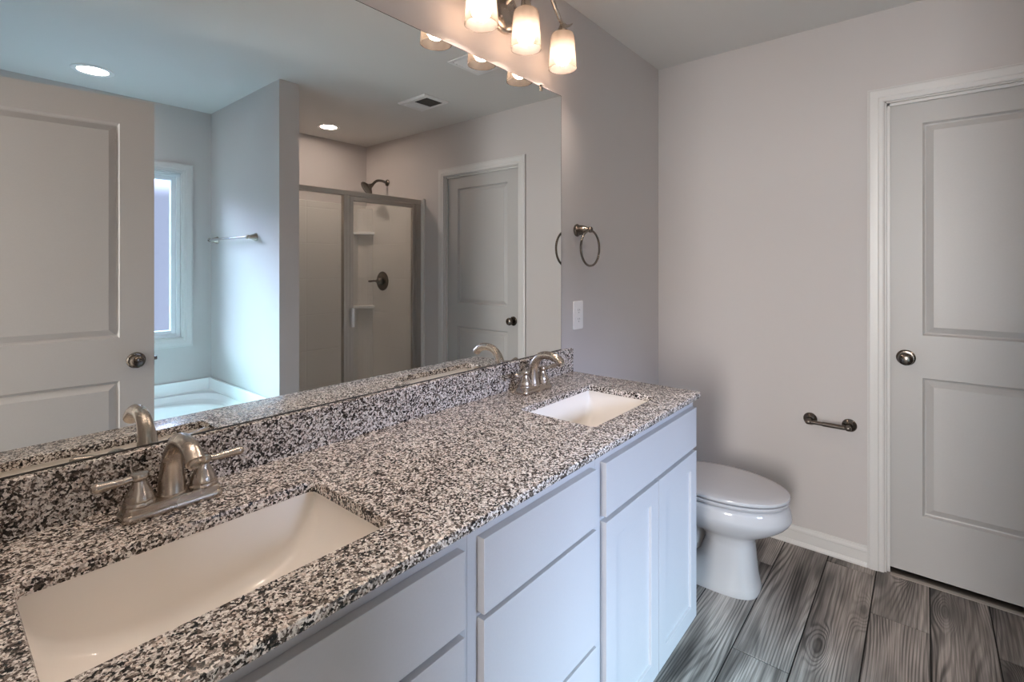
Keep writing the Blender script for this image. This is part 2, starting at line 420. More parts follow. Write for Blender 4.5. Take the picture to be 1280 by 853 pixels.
# floor: planks along x, each its own island in one mesh, over dark grout
bm = BM(); lay = bm.loops.layers.color.new('plank')
PW, PL = 0.178, 1.19
for r in range(-4, 14):
    ya = -0.467 - PW * r; yb = ya - PW
    ya = min(ya, 0.05); yb = max(yb, YB - 0.05)
    if ya - yb < 0.02: continue
    # row index: rows counted from the seam at y = -0.645
    rr = r - 0
    e = {0: 2.43, 1: 1.822, 2: 2.63, 3: 2.345, 4: 1.50}.get(rr, (rr * 0.47) % PL)
    x = e - PL * 6
    while x < XF + 0.3:
        xa, xb = max(x, XN - 0.2), min(x + PL, XF + 0.11)
        if xb - xa > 0.01:
            g = 0.0024; zt = 0.0; zb = -0.004; be = 0.0010
            c = (random.random(), random.random(), random.random(), 1)
            rings = [[Vector((xa + i, ya - i, z)), Vector((xb - i, ya - i, z)), Vector((xb - i, yb + i, z)), Vector((xa + i, yb + i, z))] for i, z in ((g, zb), (g, zt - be), (g + be, zt))]
            n0 = len(bm.faces); loft(bm, rings, False, True)
            bm.faces.ensure_lookup_table()
            for f in bm.faces[n0:]:
                for l in f.loops: l[lay] = c
        x += PL
fl = struct('floor', bm, 'wood', 'grey-brown wood-look plank floor of the bathroom', 'floor', smooth=0)
bm = BM(); box(bm, XN - 0.2, XF + 0.115, YB - 0.11, 0.11, -0.1, -0.003)
gr = obj('floor_grout', bm, 'grout', fl, smooth=0)
bm = BM(); box(bm, -3.2, XF + 0.35, YB - 0.3, 0.3, ZC, ZC + 0.1)
struct('ceiling', bm, 'ceil', 'flat grey-white ceiling over the whole bathroom', 'ceiling', smooth=0)
bm = BM(); box(bm, -3.2, XF + 0.35, 0, T, -0.1, ZC)
struct('wall_left', bm, 'wall', 'pale grey wall behind the long mirror and the toilet', 'wall', smooth=0)
DY0, DY1, DZ = -1.030, -1.795, 2.045                # far door opening
bm = BM()
box(bm, XF, XF + T, DY0, 0, -0.1, ZC); box(bm, XF, XF + T, YB, DY1, -0.1, ZC); box(bm, XF, XF + T, DY1, DY0, DZ, ZC)
struct('wall_far', bm, 'wall', 'pale grey end wall holding the white panel door', 'wall', smooth=0)
bm = BM(); box(bm, XF + T + 0.06, XF + T + 0.1, -2.1, -0.7, -0.1, ZC)
box(bm, XF + T, XF + T + 0.06, -0.75, -0.7, -0.1, ZC); box(bm, XF + T, XF + T + 0.06, -2.1, -2.05, -0.1, ZC)
struct('wall_closet', bm, 'dark', 'dark space behind the closed end door', 'wall', smooth=0)
WX0, WX1, WZ0, WZ1 = 0.070, 1.198, 0.822, 1.991     # window opening
bm = BM(); y0, y1 = YB - 0.14, YB
box(bm, XN - T, WX0, y0, y1, -0.1, ZC); box(bm, WX1, XF + T, y0, y1, -0.1, ZC)
box(bm, WX0, WX1, y0, y1, -0.1, WZ0); box(bm, WX0, WX1, y0, y1, WZ1, ZC)
struct('wall_right', bm, 'wall', 'pale grey outer wall with the window above the bathtub', 'wall', smooth=0)
PX0, PX1, PY = 1.378, 1.499, -1.80
bm = BM(); box(bm, PX0, PX1, YB, PY, -0.003, ZC)
struct('wall_partition', bm, 'wall', 'short pale wing wall between bathtub and shower', 'wall', smooth=0)
EY0, EY1 = -0.74, -1.535                            # entry doorway
bm = BM()
box(bm, XN - T, XN, EY0, 0, -0.1, ZC); box(bm, XN - T, XN, YB, EY1, -0.1, ZC); box(bm, XN - T, XN, EY1, EY0, DZ, ZC)
struct('wall_near', bm, 'wall', 'pale grey wall with the entry doorway', 'wall', smooth=0)
# bedroom shell beyond the doorway
bm = BM(); box(bm, -3.2, XN - 0.2, -3.2, 0.0, -0.1, 0.0)
struct('floor_bedroom', bm, 'backdrop', 'floor of the bedroom beyond the entry doorway', 'floor', smooth=0)
bm = BM(); box(bm, -3.3, -3.2, -3.2, 0.11, -0.1, ZC + 0.1); box(bm, -3.2, XN - T, -3.3, -3.2, -0.1, ZC + 0.1); box(bm, XN - T - 0.02, XN - T, -3.2, YB - 0.14, -0.1, ZC + 0.1)
struct('wall_bedroom', bm, 'backdrop', 'plain walls of the bedroom beyond the entry doorway', 'wall', smooth=0)

# casings and baseboards
CAS = [(0, 0), (0, 0.009), (0.006, 0.012), (0.018, 0.012), (0.022, 0.015), (0.040, 0.017), (0.050, 0.017), (0.056, 0.013), (0.060, 0.012), (0.060, 0)]
def far3(a, b, h): return (XF - h, -a, b)
bm = BM(); sweep(bm, [(-DY0 - 0.002, 0.0), (-DY0 - 0.002, DZ), (-DY1 + 0.002, DZ), (-DY1 + 0.002, 0.0)], CAS, far3)
struct('trim_1', bm, 'trim', 'white moulded casing around the end wall door', 'trim', smooth=20)
bm = BM()                                           # jamb and stop
J = 0.006
for (a, b) in ((DY0 - J, DY0), (DY1, DY1 + J)): box(bm, XF - 0.001, XF + T, a, b, 0, DZ)
box(bm, XF - 0.001, XF + T, DY1, DY0, DZ - J, DZ)
for (a, b) in ((DY0 - 0.018, DY0 - J), (DY1 + J, DY1 + 0.018)): box(bm, XF + 0.011, XF + 0.024, a, b, 0, DZ - J)
box(bm, XF + 0.011, XF + 0.024, DY1 + J, DY0 - J, DZ - 0.018, DZ - J)
struct('trim_2', bm, 'trim', 'white jamb and stop lining the end wall doorway', 'trim', smooth=0, bevel=0.0015)
def right3(a, b, h): return (a, YB + h, b)
def sweep_closed(bm, x0, x1, z0, z1, prof, to3):
    cs = [(x0, z0, -1, -1), (x1, z0, 1, -1), (x1, z1, 1, 1), (x0, z1, -1, 1)]
    rings = [[Vector(to3(x + sx * o, z + sz * o, h)) for o, h in prof] for x, z, sx, sz in cs]
    rv = [[bm.verts.new(p) for p in r] for r in rings]; n = len(prof)
    for i in range(4):
        a, b = rv[i], rv[(i + 1) % 4]
        for k in range(n):
            bm.faces.new((a[k], a[(k + 1) % n], b[(k + 1) % n], b[k]))
    return bm
bm = BM(); sweep_closed(bm, WX0, WX1, WZ0, WZ1, CAS, right3)
struct('trim_3', bm, 'trim', 'white moulded casing around the bathtub window', 'trim', smooth=20)
def ent3(a, b, h): return (XN + h, -a, b)
bm = BM(); sweep(bm, [(-EY0, 0.0), (-EY0, DZ), (-EY1, DZ), (-EY1, 0.0)], CAS, ent3)
struct('trim_4', bm, 'trim', 'white moulded casing around the entry doorway', 'trim', smooth=20)
BASE = [(0, 0), (0.017, 0), (0.0165, 0.008), (0.012, 0.018), (0.009, 0.020), (0.009, 0.062), (0.011, 0.066), (0.010, 0.074), (0.006, 0.080), (0.005, 0.088), (0.002, 0.090), (0, 0.090)]
def baseboard(name, p, q, nrm, label):
    p, q, nv = Vector((*p, 0)), Vector((*q, 0)), Vector((*nrm, 0)); bm = BM()
    loft(bm, [[c + nv * d + Vector((0, 0, z + 0.0005)) for d, z in BASE] for c in (p, q)])
    struct(name, bm, 'trim', label, 'baseboard', smooth=20)
baseboard('baseboard_far', (XF, -0.018), (XF, DY0 + 0.0625), (-1, 0), 'white moulded baseboard beside the toilet on the end wall')
baseboard('baseboard_left', (1.80, 0), (XF, 0), (0, -1), 'white baseboard behind the toilet')
baseboard('baseboard_end', (XF, DY1 - 0.063), (XF, -2.03), (-1, 0), 'white baseboard between door and shower')
baseboard('baseboard_near', (XN, EY1 - 0.063), (XN, -1.79), (1, 0), 'white baseboard beside the entry door')
# threshold strip under the far door
bm = BM(); loft(bm, [[Vector((XF + a, y, z)) for a, z in ((-0.012, 0.0005), (0.085, 0.0005), (0.085, 0.006), (0.0, 0.007), (-0.010, 0.003))] for y in (DY0 - 0.019, DY1 + 0.019)])
struct('trim_5', bm, 'steel', 'thin metal threshold strip under the end wall door', 'threshold', smooth=20)

# ------------------------------------------------------------------ doors
DPROF = [(0.002, 0.003), (0.007, 0.0115), (0.012, 0.0130), (0.036, 0.0020), (0.038, 0.0020)]
def knob(parent, x, z, front=True, T=0.035):
    s = -1 if front else 1; y0 = 0 if front else T
    bm = BM(); lathe(bm, [(0.0, 0), (0.033, 0.0), (0.034, 0.002), (0.033, 0.005), (0.028, 0.009), (0.014, 0.011), (0.0, 0.011)], (x, y0, z), (0, s, 0), 32, False, False)
    ro = obj('rosette', bm, 'bronze', parent)
    bm = BM(); lathe(bm, [(0.011, 0.008), (0.010, 0.022), (0.013, 0.028), (0.022, 0.034), (0.0265, 0.042), (0.027, 0.048), (0.025, 0.055), (0.019, 0.060), (0.010, 0.0625), (0.0, 0.063)], (x, y0, z), (0, s, 0), 32, True, False)
    obj('door_knob', bm, 'bronze', parent)
def panel_door(name, label, loc, rz, w, h, T=0.035, latch=False):
    root = thing(name, label, 'door', loc, rz, kind='structure')
    st = 0.118
    cells = [(st, w - st, 0.252, 0.838), (st, w - st, 1.018, 1.918)]
    bm = BM(); panel_slab(bm, w, h, T, cells, DPROF)
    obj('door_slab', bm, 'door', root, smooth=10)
    knob(root, 0.063, 0.918, True, T); knob(root, 0.063, 0.918, False, T)
    if latch:
        bm = BM(); box(bm, -0.001, 0.001, T / 2 - 0.0125, T / 2 + 0.0125, 0.890, 0.946)
        obj('latch_plate', bm, 'bronze', root, smooth=0)
        bm = BM(); loft(bm, [[Vector((0.0, T / 2 - 0.007, z)), Vector((-0.012, T / 2 - 0.006, z)), Vector((-0.003, T / 2 + 0.007, z)), Vector((0.0, T / 2 + 0.007, z))] for z in (0.910, 0.926)])
        obj('latch_bolt', bm, 'bronze', root, smooth=0)
    return root
panel_door('door_1', 'closed two-panel white door in the end wall beyond the toilet', (XF + 0.0255, DY0 - 0.008, 0.020), R(-90), 0.749, 2.016)
fe = Vector((0.659, -1.425)); hg = Vector((-0.088, -1.532)); d = hg - fe
panel_door('door_2', 'open two-panel entry door swung into the bathroom, seen in the mirror', (fe.x, fe.y, 0.012), math.atan2(d.y, d.x), d.length, 2.028, latch=True)

# ------------------------------------------------------------------ window
wroot = thing('window_1', 'white vinyl window above the bathtub, its pane bluish with daylight', 'window', (0.634, YB - 0.07, WZ0), kind='structure')
hx = (WX1 - WX0) / 2; hz = WZ1 - WZ0
def ring_box(bm, x0, x1, z0, z1, w, y0, y1):
    box(bm, x0, x0 + w, y0, y1, z0, z1); box(bm, x1 - w, x1, y0, y1, z0, z1)
    box(bm, x0 + w, x1 - w, y0, y1, z0, z0 + w); box(bm, x0 + w, x1 - w, y0, y1, z1 - w, z1)
bm = BM(); ring_box(bm, -hx, hx, 0, hz, 0.006, -0.07, 0.07); obj('jamb_liner', bm, 'trim', wroot, smooth=0)
bm = BM(); ring_box(bm, -hx + 0.006, hx - 0.006, 0.006, hz - 0.006, 0.022, -0.045, 0.035); obj('window_frame', bm, 'vinyl', wroot, smooth=0, bevel=0.002)
bm = BM(); ring_box(bm, -hx + 0.028, hx - 0.028, 0.028, hz - 0.028, 0.026, -0.030, 0.012); obj('sash', bm, 'vinyl', wroot, smooth=0, bevel=0.003)
bm = BM(); box(bm, -hx + 0.054, hx - 0.054, -0.012, -0.008, 0.054, hz - 0.054); obj('pane', bm, 'pane', wroot, smooth=0)

# ------------------------------------------------------------------ vanity: three cabinet units, counter, splash, sinks, taps
CYF, YFR, YDF = -0.556, -0.531, -0.550              # counter front, face frame front, door/drawer fronts
CT, CTH = 0.886, 0.020
CZ = CT - CTH                                        # top of cabinets
SHK = [(0.0012, 0.008)]
def front(parent, name, x0, x1, z0, z1, shaker=False):
    bm = BM(); w, h = x1 - x0, z1 - z0
    cells = [(0.052, w - 0.052, 0.055, h - 0.055)] if shaker else []
    panel_slab(bm, w, h, 0.0185, cells, SHK, False)
    bmesh.ops.translate(bm, verts=bm.verts, vec=(x0, YDF, z0))
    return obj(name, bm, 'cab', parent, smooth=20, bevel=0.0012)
def cabinet(label, x0, x1, rails):
    cx = (x0 + x1) / 2
    root = thing('vanity_cabinet', label, 'cabinet', (cx, 0, 0), group='vanity cabinet units')
    bm = BM(); a, b = x0 - cx, x1 - cx; t = 0.016
    for u, v in ((a + 0.0003, a + t), (b - t, b - 0.0003)):
        box(bm, u, v, YFR + 0.019, -0.004, 0.10, CZ); box(bm, u, v, -0.459, -0.004, 0.001, 0.10)
    box(bm, a + t, b - t, YFR + 0.019, -0.004, 0.10, 0.116); box(bm, a + t, b - t, -0.010, -0.004, 0.116, CZ)
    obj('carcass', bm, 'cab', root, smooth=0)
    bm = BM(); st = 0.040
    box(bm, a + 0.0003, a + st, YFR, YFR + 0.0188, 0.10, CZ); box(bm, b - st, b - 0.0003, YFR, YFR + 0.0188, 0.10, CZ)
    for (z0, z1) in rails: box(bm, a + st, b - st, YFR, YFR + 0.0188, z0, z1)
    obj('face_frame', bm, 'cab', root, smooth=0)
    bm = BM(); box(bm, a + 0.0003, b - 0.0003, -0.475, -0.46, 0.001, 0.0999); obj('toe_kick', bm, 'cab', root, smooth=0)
    return root, cx
X0, XA, XB, X1 = -0.085, 0.631, 1.080, 1.760
ZT, ZF0, ZD1, ZD0 = 0.838, 0.702, 0.688, 0.110
r, cx = cabinet('white sink base cabinet nearest the camera under the first sink', X0, XA, [(0.82, CZ), (0.67, 0.72), (0.10, 0.13)])
front(r, 'false_drawer', X0 + 0.03 - cx, 0.607 - cx, ZF0, ZT)
front(r, 'cabinet_door', X0 + 0.03 - cx, 0.275 - cx, ZD0, ZD1, True); front(r, 'cabinet_door', 0.279 - cx, 0.607 - cx, ZD0, ZD1, True)
r, cx = cabinet('white drawer cabinet with three flat drawers between the two sink bases', XA, XB, [(0.82, CZ), (0.67, 0.72), (0.39, 0.43), (0.10, 0.13)])
front(r, 'drawer', 0.656 - cx, 1.056 - cx, 0.700, ZT); front(r, 'drawer', 0.656 - cx, 1.056 - cx, 0.416, 0.690); front(r, 'drawer', 0.656 - cx, 1.056 - cx, ZD0, 0.406)
r, cx = cabinet('white sink base cabinet at the far end beside the toilet', XB, X1, [(0.82, CZ), (0.67, 0.72), (0.10, 0.13)])
front(r, 'false_drawer', 1.104 - cx, 1.742 - cx, ZF0, ZT)
front(r, 'cabinet_door', 1.104 - cx, 1.4225 - cx, ZD0, ZD1, True); front(r, 'cabinet_door', 1.4255 - cx, 1.742 - cx, ZD0, ZD1, True)

SINKS = [(0.305, -0.317, 0.2205, 0.1325, 'rectangular undermount sink in front of the nearer faucet'),
         (1.404, -0.327, 0.2065, 0.1325, 'rectangular undermount sink at the far end of the counter')]
# countertop with two cut-outs
CX0, CX1 = -0.095, 1.779
bm = BM()
def plate_with_holes(bm, outer, holes, z):
    es = []; 
    for loop in [outer] + holes:
        vs = [bm.verts.new((p.x, p.y, z)) for p in loop]
        es += [bm.edges.new((vs[i], vs[(i + 1) % len(vs)])) for i in range(len(vs))]
    res = bmesh.ops.triangle_fill(bm, use_beauty=True, edges=es)
    return [g for g in res['geom'] if isinstance(g, bmesh.types.BMFace)]
def counter_ring(ins, z): return [Vector((CX0, -0.002, z)), Vector((CX0, CYF + ins, z)), Vector((CX1 - ins - 0.012, CYF + ins, z)), Vector((CX1 - ins - 0.004, CYF + ins + 0.004, z)), Vector((CX1 - ins, CYF + ins + 0.012, z)), Vector((CX1 - ins, -0.002, z))]
holes_top = [rrect(s[0], s[1], s[2] + 0.002, s[3] + 0.002, 0.018, 0) for s in SINKS]
holes_in = [rrect(s[0], s[1], s[2], s[3], 0.016, 0) for s in SINKS]
e = 0.004
plate_with_holes(bm, counter_ring(e, CT), holes_top, CT)
plate_with_holes(bm, counter_ring(e, CT - CTH), holes_in, CT - CTH)
loft(bm, [counter_ring(e, CT - CTH), counter_ring(0.001, CT - CTH + 0.002), counter_ring(0, CT - CTH + e), counter_ring(0, CT - e), counter_ring(0.0012, CT - 0.0012), counter_ring(e, CT)], False, False)
for hi, ht in zip(holes_in, holes_top):
    loft(bm, [[Vector((p.x, p.y, CT - CTH)) for p in hi], [Vector((p.x, p.y, CT - 0.003)) for p in hi], [Vector((p.x, p.y, CT)) for p in ht]], False, False)
bmesh.ops.remove_doubles(bm, verts=bm.verts, dist=1e-5)
tag(obj('countertop', bm, 'granite', smooth=35), 'long speckled black, grey and cream granite vanity countertop', 'countertop')
bm = BM(); loft(bm, [[Vector((x, y, z)) for y, z in ((-0.0015, CT + 0.0004), (-0.0200, CT + 0.0004), (-0.0200, 0.9815), (-0.0185, 0.9835), (-0.0015, 0.9835))] for x in (CX0, CX1 - 0.003)])
tag(obj('backsplash', bm, 'granite', smooth=20), 'low speckled granite backsplash strip standing behind the faucets', 'backsplash')

for sx, sy, hx_, hy_, lab in SINKS:
    root = thing('sink', lab, 'sink', (sx, sy, CZ))
    zs = -0.0008; bm = BM(); DP = 0.134
    def section(u, off):
        # one cross-section of the trough: straight back and front walls, rounded into a floor that rises towards the ends
        d_ = DP * max(0.0, 1 - abs(u) ** 2.6) ** (1 / 2.6) + off * 0.8
        x = u * (hx_ + 0.004) + math.copysign(off, u) * (abs(u) > 0.999)
        h = hy_ + 0.004 + off; dr = 0.012 * d_ / DP; rr = min(0.034, d_ * 0.6)
        pts = [(h, 0.0), (h - dr * 0.5, -max(0, d_ - rr) * 0.5)]
        for q in range(7):
            t = q / 6 * PI / 2; pts.append((h - dr - rr * (1 - math.cos(t)), -(d_ - rr) - rr * math.sin(t)))
        pts.append(((h - dr - rr) * 0.4, -d_ - 0.003 * d_ / DP))
        pts = pts + [(-y, z) for y, z in pts[::-1]]
        return [Vector((x, y, z + zs)) for y, z in pts]
    us = [math.sin(PI / 2 * math.sin(PI / 2 * k / 20)) for k in range(-20, 21)]
    loft(bm, [section(u, 0.0) for u in us], True, True, False)
    loft(bm, [section(u, 0.009) for u in us], True, True, False)
    zr = zs - 0.0002
    for (x0, x1, y0, y1) in ((-hx_ - 0.025, hx_ + 0.025, hy_ + 0.0035, hy_ + 0.022), (-hx_ - 0.025, hx_ + 0.025, -hy_ - 0.022, -hy_ - 0.0035), (-hx_ - 0.025, -hx_ - 0.0035, -hy_ - 0.0035, hy_ + 0.0035), (hx_ + 0.0035, hx_ + 0.025, -hy_ - 0.0035, hy_ + 0.0035)):
        box(bm, x0, x1, y0, y1, zr - 0.010, zr)
    obj('basin', bm, 'basin', root, smooth=45)
    bm = BM(); lathe(bm, [(0.0225, 0.0), (0.0225, 0.002), (0.019, 0.003), (0.016, 0.001), (0.0, 0.001)], (0, 0, -0.1368 + zs), (0, 0, 1), 32, True, False)
    dr = obj('drain', bm, 'nickel', root); dr['label'] = 'brushed metal drain'

def faucet(loc, label):
    root = thing('faucet', label, 'faucet', loc)
    bm = BM()
    loft(bm, [rrect(0, 0, hx, hy, rr, z, 8) for hx, hy, rr, z in ((0.079, 0.0265, 0.013, 0.0003), (0.080, 0.0275, 0.014, 0.002), (0.080, 0.0275, 0.014, 0.008), (0.0785, 0.026, 0.013, 0.011), (0.0765, 0.0245, 0.013, 0.0125), (0.0755, 0.0240, 0.012, 0.021), (0.0735, 0.022, 0.011, 0.0235))])
    obj('base_plate', bm, 'nickel', root, smooth=35)
    # arched spout
    pts = smooth_path([(0, 0.004, 0.020), (0, 0.006, 0.050), (0, 0.002, 0.085), (0, -0.012, 0.112), (0, -0.036, 0.129), (0, -0.068, 0.133), (0, -0.098, 0.126), (0, -0.119, 0.110)], 6)
    rad = interp([0.0235, 0.0212, 0.0175, 0.0148, 0.0138, 0.0140, 0.0150, 0.0158], len(pts))
    bm = BM(); tube(bm, pts, rad, 24)
    spout = obj('spout', bm, 'nickel', root, smooth=40)
    bm = BM(); lathe(bm, [(0.0245, 0.0), (0.0245, 0.003), (0.0228, 0.005), (0.0, 0.005)], (0, 0.004, 0.0225), (0, 0, 1), 32, True, False); obj('collar', bm, 'nickel', spout)
    dv = Vector((0, -0.020, -0.019)).normalized()
    bm = BM(); lathe(bm, [(0.0125, -0.002), (0.0125, 0.005), (0.009, 0.005), (0.008, 0.001), (0.0, 0.001)], Vector((0, -0.119, 0.110)), dv, 24, True, False); obj('aerator', bm, 'nickel', spout)
    for s in (-1, 1):
        bm = BM()
        lathe(bm, [(0.0245, 0.0), (0.0250, 0.002), (0.0246, 0.005), (0.0228, 0.0075), (0.0232, 0.0090), (0.0222, 0.014), (0.0190, 0.022), (0.0145, 0.030), (0.0116, 0.037), (0.0108, 0.042), (0.0122, 0.0435), (0.0142, 0.0460), (0.0146, 0.0505), (0.0135, 0.0545), (0.009, 0.0565), (0.0, 0.057)], (s * 0.0508, 0, 0.0225), (0, 0, 1), 32, True, False)
        h = obj('handle', bm, 'nickel', root, smooth=40)
        zb = 0.0715
        lp = smooth_path([(s * 0.055, -0.001, zb), (s * 0.075, -0.004, zb - 0.001), (s * 0.098, -0.008, zb + 0.001), (s * 0.113, -0.011, zb + 0.002), (s * 0.120, -0.012, zb + 0.002)], 5)
        bm = BM(); tube(bm, lp, interp([0.0066, 0.0072, 0.0090, 0.0102, 0.0060], len(lp)), 16, flat=0.85)
        obj('lever', bm, 'nickel', h, smooth=50)
    return root
faucet((0.304, -0.086, CT + 0.0003), 'brushed nickel two-handle faucet nearest the camera on the countertop')
faucet((1.412, -0.088, CT + 0.0003), 'brushed nickel two-handle faucet at the far end of the countertop')

# ------------------------------------------------------------------ mirror
mroot = thing('vanity_mirror', 'large frameless wall mirror above the granite backsplash', 'mirror', (0.8, 0, 0.986))
bm = BM(); box(bm, CX0 + 0.003 - 0.8, 1.7065 - 0.8, -0.0055, -0.0005, 0.0012, 1.050)
obj('mirror_glass', bm, 'mirror', mroot, smooth=0)
bm = BM(); box(bm, CX0 + 0.003 - 0.8, 1.7065 - 0.8, -0.0058, -0.0005, -0.0022, 0.0012)
o = obj('bottom_channel', bm, 'grille', mroot, smooth=0); o['label'] = 'thin dark metal channel along the bottom edge'
bm = BM(); box(bm, CX0 + 0.003 - 0.8, 1.7065 - 0.8, -0.0055, -0.0005, 1.050, 1.0515); box(bm, 1.7065 - 0.8, 1.708 - 0.8, -0.0055, -0.0005, 0.0012, 1.0515)
o = obj('mirror_edge', bm, 'dark', mroot, smooth=0); o['label'] = 'dark polished edge of the glass'
for x in (0.35, 1.567):
    bm = BM(); box(bm, x - 0.8 - 0.007, x - 0.8 + 0.007, -0.009, -0.0058, 1.034, 1.056); box(bm, x - 0.8 - 0.007, x - 0.8 + 0.007, -0.009, 0, 1.0516, 1.056)
    obj('mirror_clip', bm, 'nickel', mroot, smooth=0)

# ------------------------------------------------------------------ vanity light
LX, LYS = 1.338, -0.110
def vanity_light(lx, label):
    lroot = thing('vanity_light', label, 'wall light', (lx, 0, 2.245))
    bm = BM(); lathe(bm, [(0.080, 0.0), (0.080, 0.010), (0.077, 0.013), (0.070, 0.014), (0.066, 0.018), (0.050, 0.024), (0.0, 0.026)], (0, -0.0005, 0), (0, -1, 0), 48, True, False)
    o = obj('back_plate', bm, 'nickel', lroot, smooth=25)
    for dx, dz in ((-0.035, -0.04), (0.035, -0.04)):
        bm = BM(); lathe(bm, [(0.005, 0.018), (0.005, 0.028), (0.003, 0.031), (0, 0.032)], (dx, 0, dz), (0, -1, 0), 12, True, False); obj('screw_cap', bm, 'nickel', o)
    bm = BM(); tube(bm, smooth_path([(0, -0.02, 0.02), (0, -0.07, 0.05), (0, LYS, 0.058)], 6), 0.009, 14); obj('centre_arm', bm, 'nickel', lroot)
    for s in (-1, 1):
        pts = smooth_path([(0, LYS, 0.058), (s * 0.05, LYS, 0.062), (s * 0.10, LYS, 0.083), (s * 0.145, LYS, 0.075), (s * 0.185, LYS, 0.036), (s * 0.212, LYS, 0.010), (s * 0.240, LYS, 0.004), (s * 0.268, LYS, 0.013), (s * 0.292, LYS, 0.030)], 6)
        bm = BM(); tube(bm, pts, interp([0.0085, 0.0085, 0.008, 0.008, 0.0075, 0.0075, 0.007, 0.005, 0.002], len(pts)), 14)
        obj('side_arm', bm, 'nickel', lroot, smooth=50)
    for i, (x, zt) in enumerate(((-0.2235, 0.004), (0.0, 0.055), (0.2235, 0.004))):
        zc = -0.030                                    # top of the glass
        bm = BM(); lathe(bm, [(0.008, zt), (0.012, zt - 0.008), (0.018, zc + 0.012), (0.022, zc + 0.006), (0.022, zc - 0.002), (0.014, zc - 0.02), (0.014, zc - 0.062), (0, zc - 0.062)], (x, LYS, 0), (0, 0, 1), 24, True, False)
        obj('socket', bm, 'nickel', lroot)
        bm = BM(); t = 0.003
        outer = [(0.020, 0.0), (0.032, -0.001), (0.040, -0.006), (0.0445, -0.016), (0.0475, -0.06), (0.0505, -0.10), (0.0530, -0.137)]
        inner = [(0.0505, -0.137), (0.048, -0.10), (0.045, -0.06), (0.042, -0.017), (0.038, -0.008), (0.031, -0.004), (0.020, -0.003)]
        lathe(bm, [(r_, zc + h) for r_, h in outer + inner], (x, LYS, 0), (0, 0, 1), 48, False, False)
        sh = obj('lamp_shade', bm, 'shade', lroot, smooth=40)
        bm = BM(); lathe(bm, [(0.014, -0.061), (0.022, -0.066), (0.029, -0.076), (0.032, -0.090), (0.030, -0.103), (0.023, -0.114), (0.012, -0.1205), (0.0, -0.122)], (x, LYS, zc), (0, 0, 1), 32, True, False)
        o = obj('bulb', bm, 'bulb', sh, smooth=60); o['label'] = 'lit bulb'
vanity_light(LX, 'three-shade nickel wall light with frosted glass shades above the far sink')
vanity_light(0.275, 'three-shade nickel wall light above the sink nearest the camera')

# ------------------------------------------------------------------ towel ring, outlet
tr = thing('towel_ring', 'nickel towel ring hanging on the wall right of the mirror', 'towel ring', (1.835, 0, 1.487))
bm = BM(); lathe(bm, [(0.027, 0.0), (0.0275, 0.004), (0.024, 0.008), (0.0225, 0.012), (0.0205, 0.030), (0.016, 0.046), (0.0105, 0.054), (0.009, 0.060), (0.0, 0.061)], (0, -0.0003, 0), (0, -1, 0), 32, True, False)
lathe(bm, [(0.0, -0.0125), (0.006, -0.012), (0.0105, -0.007), (0.012, 0.0), (0.0105, 0.007), (0.006, 0.012), (0.0, 0.0125)], (0, -0.068, 0), (0, 0, 1), 20, False, False)
obj('post', bm, 'bronze', tr, smooth=40)
bm = BM(); torus(bm, (0.0, -0.068, -0.079), (0, 1, 0), 0.0755, 0.0048); obj('ring', bm, 'bronze', tr, smooth=60)

ot = thing('electrical_outlet', 'white duplex outlet on the wall just right of the mirror', 'outlet', (1.841, 0, 1.118))
bm = BM(); loft(bm, [[Vector((p.x, -d_, p.y)) for p in rrect(0, 0, hx, hy, 0.005, 0)] for hx, hy, d_ in ((0.0385, 0.0615, 0.0005), (0.0385, 0.0615, 0.003), (0.0360, 0.059, 0.0058))])
obj('cover_plate', bm, 'plastic', ot, smooth=25)
for z in (0.0195, -0.0195):
    bm = BM(); loft(bm, [[Vector((p.x, -d_, p.y + z)) for p in rrect(0, 0, 0.0165, 0.0140, 0.009, 0)] for d_ in (0.0055, 0.0075)])
    rc = obj('receptacle', bm, 'plastic', ot, smooth=25)
    bm = BM()
    for x, h in ((-0.006, 0.0045), (0.006, 0.0038)): box(bm, x - 0.0009, x + 0.0009, -0.0079, -0.0074, z + 0.002 - h + 0.002, z + 0.002 + h + 0.001)
    lathe(bm, [(0.0022, 0.0074), (0.0022, 0.0079)], (0, 0, z - 0.0075), (0, -1, 0), 12)
    o = obj('slots', bm, 'grille', rc, smooth=0); o['label'] = 'dark plug slots'
bm = BM(); lathe(bm, [(0.003, 0.0055), (0.003, 0.0066), (0.0, 0.0068)], (0, 0, 0), (0, -1, 0), 12, True, False); obj('screw', bm, 'plastic', ot)

